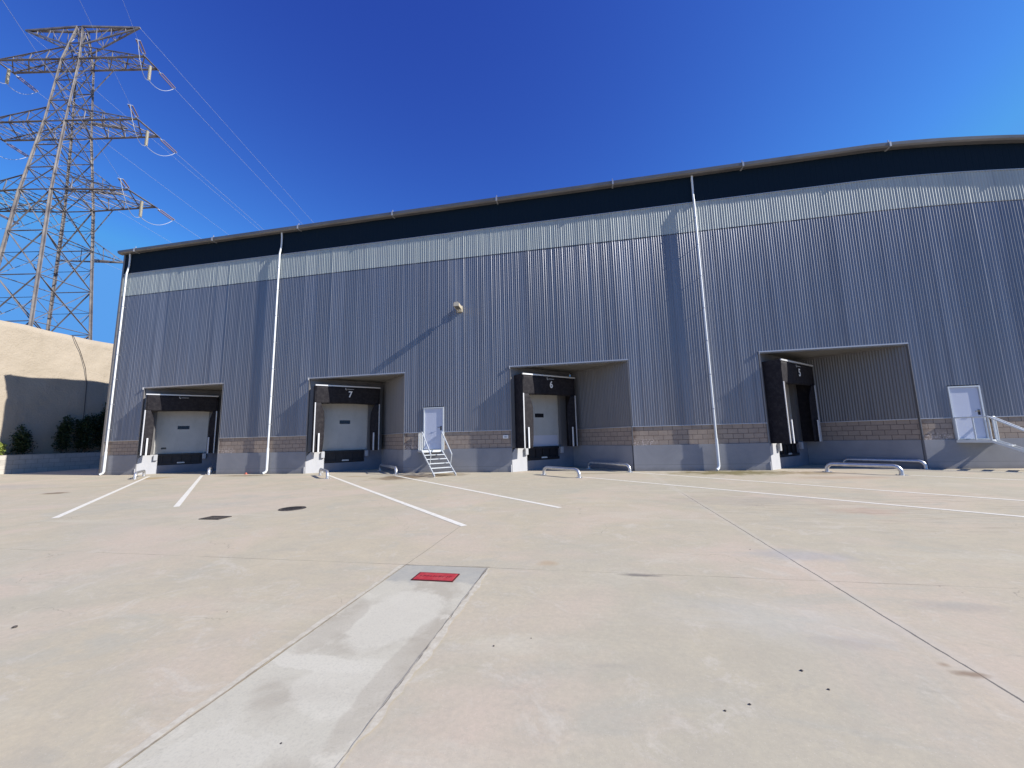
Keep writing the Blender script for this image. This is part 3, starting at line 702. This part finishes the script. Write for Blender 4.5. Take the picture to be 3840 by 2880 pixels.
# ---------------------------------------------------------------- steel stairs
def stairs(dx, lab):
    t = empty('steel_stairs', (-7.4+dx, -.45, 0)); tag(t, lab, 'stairs', 'steel stairs up to the personnel doors')
    O = Vector((7.4, .45, 0))
    Z = 1.075
    PL, PR = Vector((-7.74, -.80, 0))+O, Vector((-7.02, -.10, 0))+O
    FL, FR = Vector((-6.47, -2.36, 0))+O, Vector((-5.77, -1.64, 0))+O
    zz = Vector((0, 0, 1))
    # landing
    mb = MB(); poly = [(-8.27, -.075), (-7.74, -.80), (-7.02, -.10), (-6.95, -.075)]
    mb.prism([(x+O.x, y+O.y) for x, y in poly], Z-.02, Z+.02, axis='z')
    for a, b_ in zip(poly, poly[1:]+poly[:1]): mb.bar((a[0]+O.x, a[1]+O.y, Z-.05), (b_[0]+O.x, b_[1]+O.y, Z-.05), .02, .06)
    mb.build('landing', M['stair'], t)
    for P0, F0 in ((PL, FL), (PR, FR)):
        mb = MB(); mb.bar(P0+zz*(Z-.03), F0+zz*.03, .04, .085); mb.build('stringer', M['stair'], t)
    n = 5
    for k in range(1, n+1):
        fr = k/(n+1)
        a = PL.lerp(FL, fr)+zz*(Z*(1-fr)+.0); b_ = PR.lerp(FR, fr)+zz*(Z*(1-fr)+.0)
        d = (FL-PL).normalized()*.11
        mb = MB()
        mb.raw([a-d, a+d, b_+d, b_-d, a-d-zz*.03, a+d-zz*.03, b_+d-zz*.03, b_-d-zz*.03], [(0, 1, 2, 3), (7, 6, 5, 4), (0, 4, 5, 1), (1, 5, 6, 2), (2, 6, 7, 3), (3, 7, 4, 0)])
        mb.build('tread', M['stair'], t)
    # handrails
    for P0, F0, W0 in ((PL, FL, Vector((-8.22, -.09, 0))+O), (PR, FR, Vector((-6.93, -.09, 0))+O)):
        mb = MB(); H = 1.95
        low = P0.lerp(F0, .72)
        mb.tube([P0+zz*Z, P0+zz*H], .028, 8)
        mb.tube([P0+zz*H, low+zz*.92], .032, 8)
        dn = (P0.lerp(F0, .62)); mb.tube([low+zz*.92, dn+zz*(Z*.38)], .02, 8)
        mb.tube([P0+zz*H, W0+zz*H], .028, 8); mb.tube([W0+zz*Z, W0+zz*H], .028, 8)
        mid = P0.lerp(W0, .45); mb.tube([mid+zz*Z, mid+zz*H], .024, 8)
        mb.build('handrail', M['stair'], t)
    return t
stairs(0, 'pale steel stairs under the white door between docks 7 and 6')
stairs(21.97+.27, 'pale steel stairs under the white door at the right edge')

# ---------------------------------------------------------------- floodlight on the wall
t = empty('floodlight', (-6.05, -.03, 8.0)); tag(t, 'beige floodlight on a bracket high on the silver wall', 'floodlight')
mb = MB(); mb.box(-.17, .11, -.12, 0, -.06, .26); mb.build('wall_box', M['lamp'], t, bevel=.012)
mb = MB(); mb.bar((-.03, -.10, .03), (-.03, -.45, .12), .05); mb.build('arm', M['trim'], t)
mb = MB(); mb.prism([(-.15, -.02), (.13, -.02), (.13, .14), (.07, .20), (-.09, .20), (-.15, .14)], -.66, -.24); hd = mb.build('lamp_head', M['lamp'], t, bevel=.012)
hd.rotation_euler = (R(-8), 0, 0)
mb = MB(); mb.box(-.11, .09, -.62, -.28, -.028, -.021); mb.build('lamp_lens', M['lampglass'], hd)

# ---------------------------------------------------------------- covers in the yard
def ring(n, rad, z): return [(rad*math.cos(2*PI*k/n), rad*math.sin(2*PI*k/n), z) for k in range(n)]
t = empty('manhole_cover', (-7.2, -9.65, 0)); tag(t, 'round dark iron manhole cover set in the yard concrete', 'manhole cover')
mb = MB(); mb.prism([(p_[0], p_[1]) for p_ in ring(40, 0.245, 0)], .001, .010, axis='z')
for k in range(-3, 4):
    hw = math.sqrt(max(0, .21**2-(k*.055)**2)); mb.box(-hw, hw, k*.055-.009, k*.055+.009, .010, .016)
mb.build('cover', M['iron'], t)
mb = MB(); N_ = 40
for k in range(N_):
    a0, a1 = 2*PI*k/N_, 2*PI*(k+1)/N_
    P_ = lambda a_, r_, z_: (r_*math.cos(a_), r_*math.sin(a_), z_)
    mb.face([P_(a0, .255, .012), P_(a1, .255, .012), P_(a1, .30, .012), P_(a0, .30, .012)]); mb.face([P_(a0, .30, .012), P_(a1, .30, .012), P_(a1, .305, .001), P_(a0, .305, .001)])
mb.build('rim', M['iron'], t)
t = empty('drain_grate', (-8.14, -10.83, 0)); tag(t, 'square dark drain grate set in the yard concrete', 'drain grate')
mb = MB(); mb.box(-.27, .27, -.17, .17, .001, .006)
for k in range(9): mb.box(-.24+k*.056, -.216+k*.056, -.14, .14, .006, .014)
gr = mb.build('grate', M['iron'], t); gr.scale = (.82, .78, 1)
mb = MB()
for bx in ((-.31, .31, -.21, -.175), (-.31, .31, .175, .21), (-.31, -.275, -.175, .175), (.275, .31, -.175, .175)): mb.box(*bx, .001, .016)
fr_ = mb.build('frame', M['iron'], t); fr_.scale = (.82, .78, 1)
# red hydrant cover
t = empty('hydrant_cover', (-1.83, -13.765, 0)); tag(t, 'red rectangular hydrant cover set in the grey trench patch', 'hydrant cover')
mb = MB(); mb.box(-.235, .235, -.112, .112, .004, .016); lid = mb.build('lid', M['red'], t, bevel=.003)
mb = MB()
for bx in ((-.252, .252, -.128, -.114), (-.252, .252, .114, .128), (-.252, -.237, -.114, .114), (.237, .252, -.114, .114)): mb.box(*bx, .004, .013)
mb.build('frame', M['darkred'], t)
mb = MB(); rl = random.Random(9); x = -.19   # worn raised lettering, no longer readable
while x < .17:
    w_l = rl.uniform(.014, .032); y0_ = rl.uniform(-.03, -.018); y1_ = rl.uniform(.012, .03)
    mb.box(x, x+.007, y0_, y1_, .0155, .0175)
    if rl.random() < .7: mb.box(x+.007, x+w_l, y1_-.008, y1_, .0155, .0175)
    if rl.random() < .5: mb.box(x+.007, x+w_l, -.004, .003, .0155, .0175)
    x += w_l+rl.uniform(.012, .02)
mb.build('worn_lettering', M['darkred'], lid)
# small red thing at the foot of the wall
mb = MB(); mb.tube([(-17.95, -.22, .0), (-17.95, -.22, .04), (-17.95, -.22, .10)], [.06, .045, .02], 10); mb.box(-18.02, -17.88, -.29, -.15, 0, .02)
o_ = mb.build('small_cone', M['orange']); tag(o_, 'small orange red cone lying at the plinth foot right of the leftmost dock', 'cone')
# pebbles on the concrete
PEB = ['far left of the grey patch', 'on the grey patch near the bottom', 'right of the grey patch near its middle', 'upper one of two in the open slab', 'lower one of two in the open slab', 'lowest in the open slab, left of another', 'lowest in the open slab, right of another', 'tiny, right of the grey patch', 'between left edge and patch', 'beside the dark joint']
for k, (x, y, s_) in enumerate([(-5.19, -15.45, .035), (-1.70, -16.27, .014), (-.80, -15.14, .014), (1.33, -15.15, .018), (1.39, -15.34, .015), (.70, -15.64, .013), (.86, -15.56, .015), (-.53, -14.98, .009), (-3.5, -14.9, .01), (2.1, -12.2, .012)]):
    s_ *= .55; rn2 = random.Random(k+40); mb = MB(); rings = []
    n = 8; vs = []; fs = []
    for j, (zz_, rr_) in enumerate(((0, .8), (.35, 1), (.75, .75), (1, .25))):
        vs += [(x+s_*rr_*math.cos(2*PI*i/n)*rn2.uniform(.75, 1.2), y+s_*rr_*math.sin(2*PI*i/n)*rn2.uniform(.75, 1.2), zz_*s_*.9) for i in range(n)]
    for j in range(3):
        for i in range(n): fs.append((j*n+i, j*n+(i+1) % n, (j+1)*n+(i+1) % n, (j+1)*n+i))
    fs.append(tuple(3*n+i for i in range(n)))
    mb.raw(vs, fs); o_ = mb.build('pebble', M['iron'])
    tag(o_, 'dark pebble on the concrete, '+PEB[k], 'pebble', 'dark pebbles scattered on the concrete')

# ---------------------------------------------------------------- left side: retaining wall, planter, shrubs
WX, PX = -39.2, -38.05
mb = MB(); vs = []; fs = []
ny, nz = 150, 24; ys = [-40+110*i/ny for i in range(ny+1)]
rn3 = random.Random(3); ph = [rn3.uniform(0, 6) for _ in range(6)]
def wtop(y): return 10.42-.012*(y-1.0)*1.5+.05*math.sin(y*.7+ph[0])+.025*math.sin(y*2.3+ph[1])+.012*math.sin(y*6+ph[2])
for i, y in enumerate(ys):
    for j in range(nz+1):
        z = wtop(y)*j/nz
        bx = .06*math.sin(y*1.1+z*.7+ph[3])+.04*math.sin(y*2.9-z*1.9+ph[4])
        vs.append((WX+bx-.012*z, y, z))
    vs.append((WX-.9, y, wtop(y)+.02))
st = nz+2
for i in range(ny):
    for j in range(nz+1): fs.append((i*st+j, (i+1)*st+j, (i+1)*st+j+1, i*st+j+1))
mb.raw(vs, fs, smooth=True); mb.raw([(WX-.9, -40, 0), (WX-.9, 70, 0), (WX-.9, 70, wtop(70)), (WX-.9, -40, wtop(-40))], [(0, 1, 2, 3)])
o_ = mb.build('retaining_wall', M['render']); tag(o_, 'tall beige sprayed concrete retaining wall left of the warehouse', 'retaining wall')
# hill behind it
mb = MB(); mb.raw([(WX-.92, -40, 0), (WX-.92, 70, 0), (WX-.92, 70, 9.3), (WX-.92, -40, 9.3), (-140, -40, 9.3), (-140, 70, 9.3), (-140, -40, 0), (-140, 70, 0)],
                  [(0, 1, 2, 3), (3, 2, 5, 4), (4, 5, 7, 6), (0, 3, 4, 6), (1, 7, 5, 2)])
tag(mb.build('hill', M['soil']), kind='structure')
# cable running down the wall
mb = MB(); mb.tube([(WX-.5, 4.3, 10.40), (WX-.02, 4.42, 10.28), (WX+.04, 4.9, 9.2), (WX+.06, 5.35, 7.9), (WX+.07, 5.55, 6.7), (WX+.08, 5.60, 4.6), (WX+.10, 5.62, 1.2)], .022, 6)
tag(mb.build('hanging_cable', M['cable']), 'thin dark cable hanging down the beige retaining wall', 'cable')
# planter
mb = MB()
y0, y1 = -40, 60; z1 = 1.24
def q2(a, b_, c_, d, u0, u1, v0, v1): mb.face([a, b_, c_, d], [(u0, v0), (u1, v0), (u1, v1), (u0, v1)])
q2((PX, y0, 0), (PX, y1, 0), (PX, y1, z1), (PX, y0, z1), y0, y1, 0, z1)
q2((PX, y0, z1), (PX, y1, z1), (PX-.25, y1, z1), (PX-.25, y0, z1), y0, y1, 0, .25)
q2((PX-.25, y0, z1), (PX-.25, y1, z1), (PX-.25, y1, .5), (PX-.25, y0, .5), y0, y1, 0, .7)
t = empty('planter', (0, 0, 0)); tag(t, 'low pale block planter wall along the foot of the beige wall', 'planter')
mb.build('planter_wall', M['planter'], t, recalc=False)
mb = MB(); mb.face([(PX-.25, y0, 1.12), (PX-.25, y1, 1.12), (WX+.05, y1, 1.12), (WX+.05, y0, 1.12)]); mb.build('planter_soil', M['soil'], t)
def shrub(x, y, h, rad, mat, lab, seed, n=900, lean=0.0):
    rr = random.Random(seed); t = empty('shrub', (x, y, 1.12)); tag(t, lab, 'shrub', 'shrubs growing in the planter')
    mb = MB(); stems = []
    for k in range(7):
        an = rr.uniform(0, 2*PI); tip = Vector((math.cos(an)*rad*rr.uniform(.2, .8), math.sin(an)*rad*rr.uniform(.3, 1), h*rr.uniform(.65, 1)))
        mid = tip*.5+Vector((rr.uniform(-.1, .1), rr.uniform(-.1, .1), .1)); mb.tube([(0, 0, 0), mid, tip], [.025, .016, .005], 6); stems.append((mid, tip))
    mb.build('stems', M['bark'], t)
    mb = MB()
    for k in range(n):
        mid, tip = rr.choice(stems); f_ = rr.random()**.7; c_ = (mid*.3).lerp(tip, f_)
        sp_ = rad*.42*(1.05-f_*.7)
        c_ = c_+Vector((rr.gauss(0, sp_), rr.gauss(0, sp_), rr.gauss(0, sp_*.6)))
        if c_.z < 0: c_.z = rr.uniform(0, .3)
        c_.x = min(max(c_.x, -.5), .75)
        L_ = rr.uniform(.09, .17); d = Vector((rr.gauss(0, 1), rr.gauss(0, 1), rr.gauss(.3, .8))).normalized(); s_ = d.cross(Vector((rr.gauss(0, 1), rr.gauss(0, 1), rr.gauss(0, 1)))).normalized()*L_*.28
        mb.face([c_, c_+d*L_*.5+s_, c_+d*L_, c_+d*L_*.5-s_])
    mb.build('foliage', mat, t, recalc=False)
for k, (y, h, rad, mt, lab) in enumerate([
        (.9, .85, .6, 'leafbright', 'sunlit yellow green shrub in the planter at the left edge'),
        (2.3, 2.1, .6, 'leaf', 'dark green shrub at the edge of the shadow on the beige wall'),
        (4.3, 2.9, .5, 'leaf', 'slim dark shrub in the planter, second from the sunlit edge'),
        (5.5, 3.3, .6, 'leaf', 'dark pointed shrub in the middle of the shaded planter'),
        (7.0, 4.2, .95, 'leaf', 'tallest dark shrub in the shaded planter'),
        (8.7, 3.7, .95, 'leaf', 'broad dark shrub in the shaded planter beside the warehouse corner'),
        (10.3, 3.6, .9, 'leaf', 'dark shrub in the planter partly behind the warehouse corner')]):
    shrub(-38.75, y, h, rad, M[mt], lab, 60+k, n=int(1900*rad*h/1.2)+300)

# ---------------------------------------------------------------- pylon
TX, TY, AL = -53.337, 9.957, .187
z0, z1, z2, z3 = 48.05, 43.517, 35.517, 27.301
hw = [(8.5, 2.58), (z3, 1.588), (z2, 1.11), (z1, .98), (z0, .29)]     # half width along the crossarms
hv = [(8.5, 2.79), (z3, 1.97), (z2, 1.27), (z1, .71), (z0, .29)]      # half width along the line
Ls = {z1: 8.1, z2: 8.62, z3: 8.87}; hs_ = {z1: .74, z2: 1.2, z3: 1.5}; L0 = 6.4
FW = Vector((math.cos(R(-60)), math.sin(R(-60)), 0))   # the line turns at this pylon: forward span direction
BK = Vector((0, 1, 0))
def wd(z, t=None):
    t = t or hw
    for (a, wa), (b_, wb) in zip(t, t[1:]):
        if a <= z <= b_: return wa+(wb-wa)*(z-a)/(b_-a)
    return t[-1][1]
py = empty('pylon', (TX, TY, 0), AL); tag(py, 'tall steel lattice electricity pylon behind the beige retaining wall', 'pylon')
cs = [(1, -1), (1, 1), (-1, 1), (-1, -1)]
wv = lambda z: wd(z, hv)
P = lambda c_, z: Vector((c_[0]*wd(z), c_[1]*wv(z), z))
for c_ in cs:
    mb = MB()
    for (a, _), (b_, _) in zip(hw, hw[1:]):
        wdt = .36 if b_ <= z3+.1 else (.29 if b_ <= z2+.1 else .22)
        A_, B_ = P(c_, a), P(c_, b_)
        mb.bar(A_, B_, wdt, .03); mb.bar(A_+Vector((0, 0, 0)), B_, .03, wdt)
    mb.build('leg', M['pylon'], py)
mb = MB()
for k in range(60):
    z = 10+k*.45
    p_ = P(cs[0], z); mb.bar(p_, p_+Vector((-.28 if k % 2 else -.05, -.05 if k % 2 else -.28, 0)), .035)
mb.build('step_bolts', M['pylon'], py)
lv = [8.5, 13.5, 18.2, 22.8, z3, z3+2.6, z3+5.3, z2, z2+2.6, z2+5.2, z1, z1+2.2, z0]
mb = MB()
for a, b_ in zip(lv, lv[1:]):
    th = .13 if b_ < z3+.1 else .10
    for k in range(4):
        c1, c2 = cs[k], cs[(k+1) % 4]
        mb.bar(P(c1, a), P(c2, b_), th, .03); mb.bar(P(c2, a), P(c1, b_), th, .03)
        mb.bar(P(c1, b_), P(c2, b_), th+.03, .04)
        za = (a+b_)/2; mb.bar(P(c1, za), P(c2, za), .07, .03)
        if b_ < z3+.1:
            mid = (P(c1, a)+P(c2, b_)+P(c2, a)+P(c1, b_))/4
            for cc in (c1, c2): mb.bar(mid, P(cc, (a+b_)/2), .07, .03); mb.bar(P(cc, (a+b_)/2), (P(cc, a)+mid)/2, .06, .03)
    # plan bracing at arm levels
    if any(abs(b_-zz_) < .01 for zz_ in (z1, z2, z3)): mb.bar(P(cs[0], b_), P(cs[2], b_), .09, .03); mb.bar(P(cs[1], b_), P(cs[3], b_), .09, .03)
mb.build('bracing', M['pylon'], py)
def insul(par, a, b_, r_=.10, mt='insul'):
    a = Vector(a); b_ = Vector(b_); n = 22; pts = []; rad = []
    for i in range(n+1):
        for dz, q_ in ((0, .045), (.35, r_), (.6, r_*.8)):
            if i+dz <= n: pts.append(a.lerp(b_, (i+dz)/n)); rad.append(q_)
    mb = MB(); mb.tube(pts, rad, 7); return mb.build('insulator', M[mt], par)
for zl in (z1, z2, z3):
    L_, h_ = Ls[zl], hs_[zl]; w_ = wd(zl); up = 1.75; wu = wd(zl+up); y_ = wv(zl); yu = wv(zl+up)
    for s_ in (1, -1):
        mb = MB(); n = 4
        bn = [Vector((s_*(w_+(L_-w_)*k/n), -(y_+(h_-y_)*k/n), zl)) for k in range(n+1)]
        bf = [Vector((p_.x, -p_.y, p_.z)) for p_ in bn]
        tn = [Vector((s_*(wu+(L_-wu)*k/n), -(yu+(h_-yu)*k/n), zl+up*(1-k/n)+.02)) for k in range(n+1)]
        tf = [Vector((p_.x, -p_.y, p_.z)) for p_ in tn]
        mb.bar(bn[0], bn[-1], .22, .05); mb.bar(bf[0], bf[-1], .22, .05); mb.bar(tn[0], tn[-1], .13, .04); mb.bar(tf[0], tf[-1], .13, .04)
        mb.bar(bn[-1]-Vector((0, .2, 0)), bf[-1]+Vector((0, .2, 0)), .2, .05)
        for k in range(n):
            mb.bar(bn[k], bf[k+1], .10, .03); mb.bar(bf[k], bn[k+1], .10, .03)
            mb.bar(bn[k+1], bf[k+1], .09, .03); mb.bar(tn[k+1], tf[k+1], .07, .03)
            mm = (bn[k]+bn[k+1])/2; mb.bar(mm, (bf[k]+bf[k+1])/2, .06, .03)
            for bb, tt in ((bn, tn), (bf, tf)):
                mb.bar(bb[k], tt[k+1], .06, .03) if k else None
                mb.bar(bb[k+1], tt[k], .06, .03)
                mb.bar(bb[k], tt[k], .07) if k else None
        # knee struts to the leg below
        for s2 in (-1, 1): mb.bar(Vector((s_*(w_+(L_-w_)*.32), s2*(y_+(h_-y_)*.32), zl)), Vector((s_*wd(zl-2.6), s2*wv(zl-2.6), zl-2.6)), .09, .03)
        ca = mb.build('crossarm', M['pylon'], py)
        ends = []
        for dd, tip in ((FW, bn[-1]), (BK, bf[-1])):
            sdv = Vector((-dd.y, dd.x, 0)); dn = Vector((0, 0, 1))
            for off in (-.15, .15): insul(ca, tip+dd*.45+sdv*off-dn*.04, tip+dd*2.2+sdv*off-dn*.16, .07)
            mb = MB(); mb.bar(tip, tip+dd*.45-dn*.04, .06); mb.bar(tip+dd*.45+sdv*.2-dn*.04, tip+dd*.45-sdv*.2-dn*.04, .05)
            mb.bar(tip+dd*2.2+sdv*.2-dn*.16, tip+dd*2.2-sdv*.2-dn*.16, .05); mb.build('clamp', M['wire'], ca)
            ends.append(tip+dd*2.25-dn*.17)
        cm = (bn[-1]+bf[-1])/2-Vector((s_*.25, 0, 0)); c0, c1 = cm+Vector((0, .2, -.1)), cm+Vector((0, .2, -1.9)); insul(ca, c0, c1, .15, 'insul2')
        pts = []
        for (a_, b_, sag) in ((ends[0], c1, 1.3), (c1, ends[1], .75)):
            for k in range(13):
                u_ = k/12
                if pts and k == 0: continue
                pts.append(a_.lerp(b_, u_)-Vector((0, 0, sag*(1-(2*u_-1)**2))))
        MB().tube(pts, .028, 6).build('jumper_cable', M['wire'], ca)
# earth wire arms at the top and the inner rear arms
for s_ in (1, -1):
    mb = MB(); tip = Vector((s_*L0, 0, z0)); 
    for s2 in (-1, 1):
        a = Vector((s_*.29, s2*.29, z0)); b_ = Vector((s_*wd(z0-2.6), s2*wv(z0-2.6), z0-2.6))
        mb.bar(a, tip, .17); mb.bar(b_, tip, .12)
        for k in (1, 2, 3):
            p_ = a.lerp(tip, k/4); q_ = b_.lerp(tip, k/4); mb.bar(p_, q_, .07, .03); mb.bar(q_, a.lerp(tip, (k+1)/4), .06, .03) if k < 3 else None
            if s2 == 1: mb.bar(p_, Vector((p_.x, -p_.y, p_.z)), .07); mb.bar(q_, Vector((q_.x, -q_.y, q_.z)), .07)
    mb.build('earth_wire_arm', M['pylon'], py)
for zl, Lr in ((37.4, 4.2), (29.7, 3.9), (21.8, 4.5)):
    mb = MB(); tip = Vector((Lr, wv(zl)+.9, zl)); w_ = wd(zl); y_ = wv(zl)
    for (ax, ay) in ((1, 1), (-1, 1)):
        a = Vector((ax*w_, ay*y_, zl)); b_ = Vector((ax*wd(zl+2.2), ay*wv(zl+2.2), zl+2.2)); mb.bar(a, tip, .13); mb.bar(b_, tip, .09)
        for k in (1, 2): mb.bar(a.lerp(tip, k/3), b_.lerp(tip, k/3), .06, .03); mb.bar(a.lerp(tip, k/3), b_.lerp(tip, (k-1)/3), .06, .03)
    mb.build('rear_arm', M['pylon'], py)
# conductors: spans running away over the warehouse and back over the yard
rot = Matrix.Rotation(AL, 4, 'Z'); ofs = Vector((TX, TY, 0))
names = {z1: 'top', z2: 'middle', z3: 'bottom'}
def span(start, dd, lab, rad=.014):
    pts = []
    for k in range(61):
        tt = 350*(k/60)**1.6; z = start.z-.028*tt+(.028/350)*tt*tt
        pts.append(ofs+(rot @ Vector((start.x+dd.x*tt, start.y+dd.y*tt, z))))
    mb = MB(); mb.tube(pts, rad, 5); tag(mb.build('power_line', M['wire']), lab, 'power line', 'power lines strung from the pylon')
for zl in (z1, z2, z3):
    for s_ in (1, -1):
        sd = 'right' if s_ > 0 else 'left'
        span(Vector((s_*Ls[zl], hs_[zl]+2.25, zl-.17)), BK, f'thin power line running back from the {sd} tip of the {names[zl]} crossarm')
        span(Vector((s_*Ls[zl]+FW.x*2.25, -hs_[zl]+FW.y*2.25, zl-.17)), FW, f'thin power line running forward from the {sd} tip of the {names[zl]} crossarm', .009)
for s_ in (1, -1):
    sd = 'right' if s_ > 0 else 'left'
    span(Vector((s_*L0, 0, z0)), BK, f'thin earth wire running back from the {sd} peak arm of the pylon')
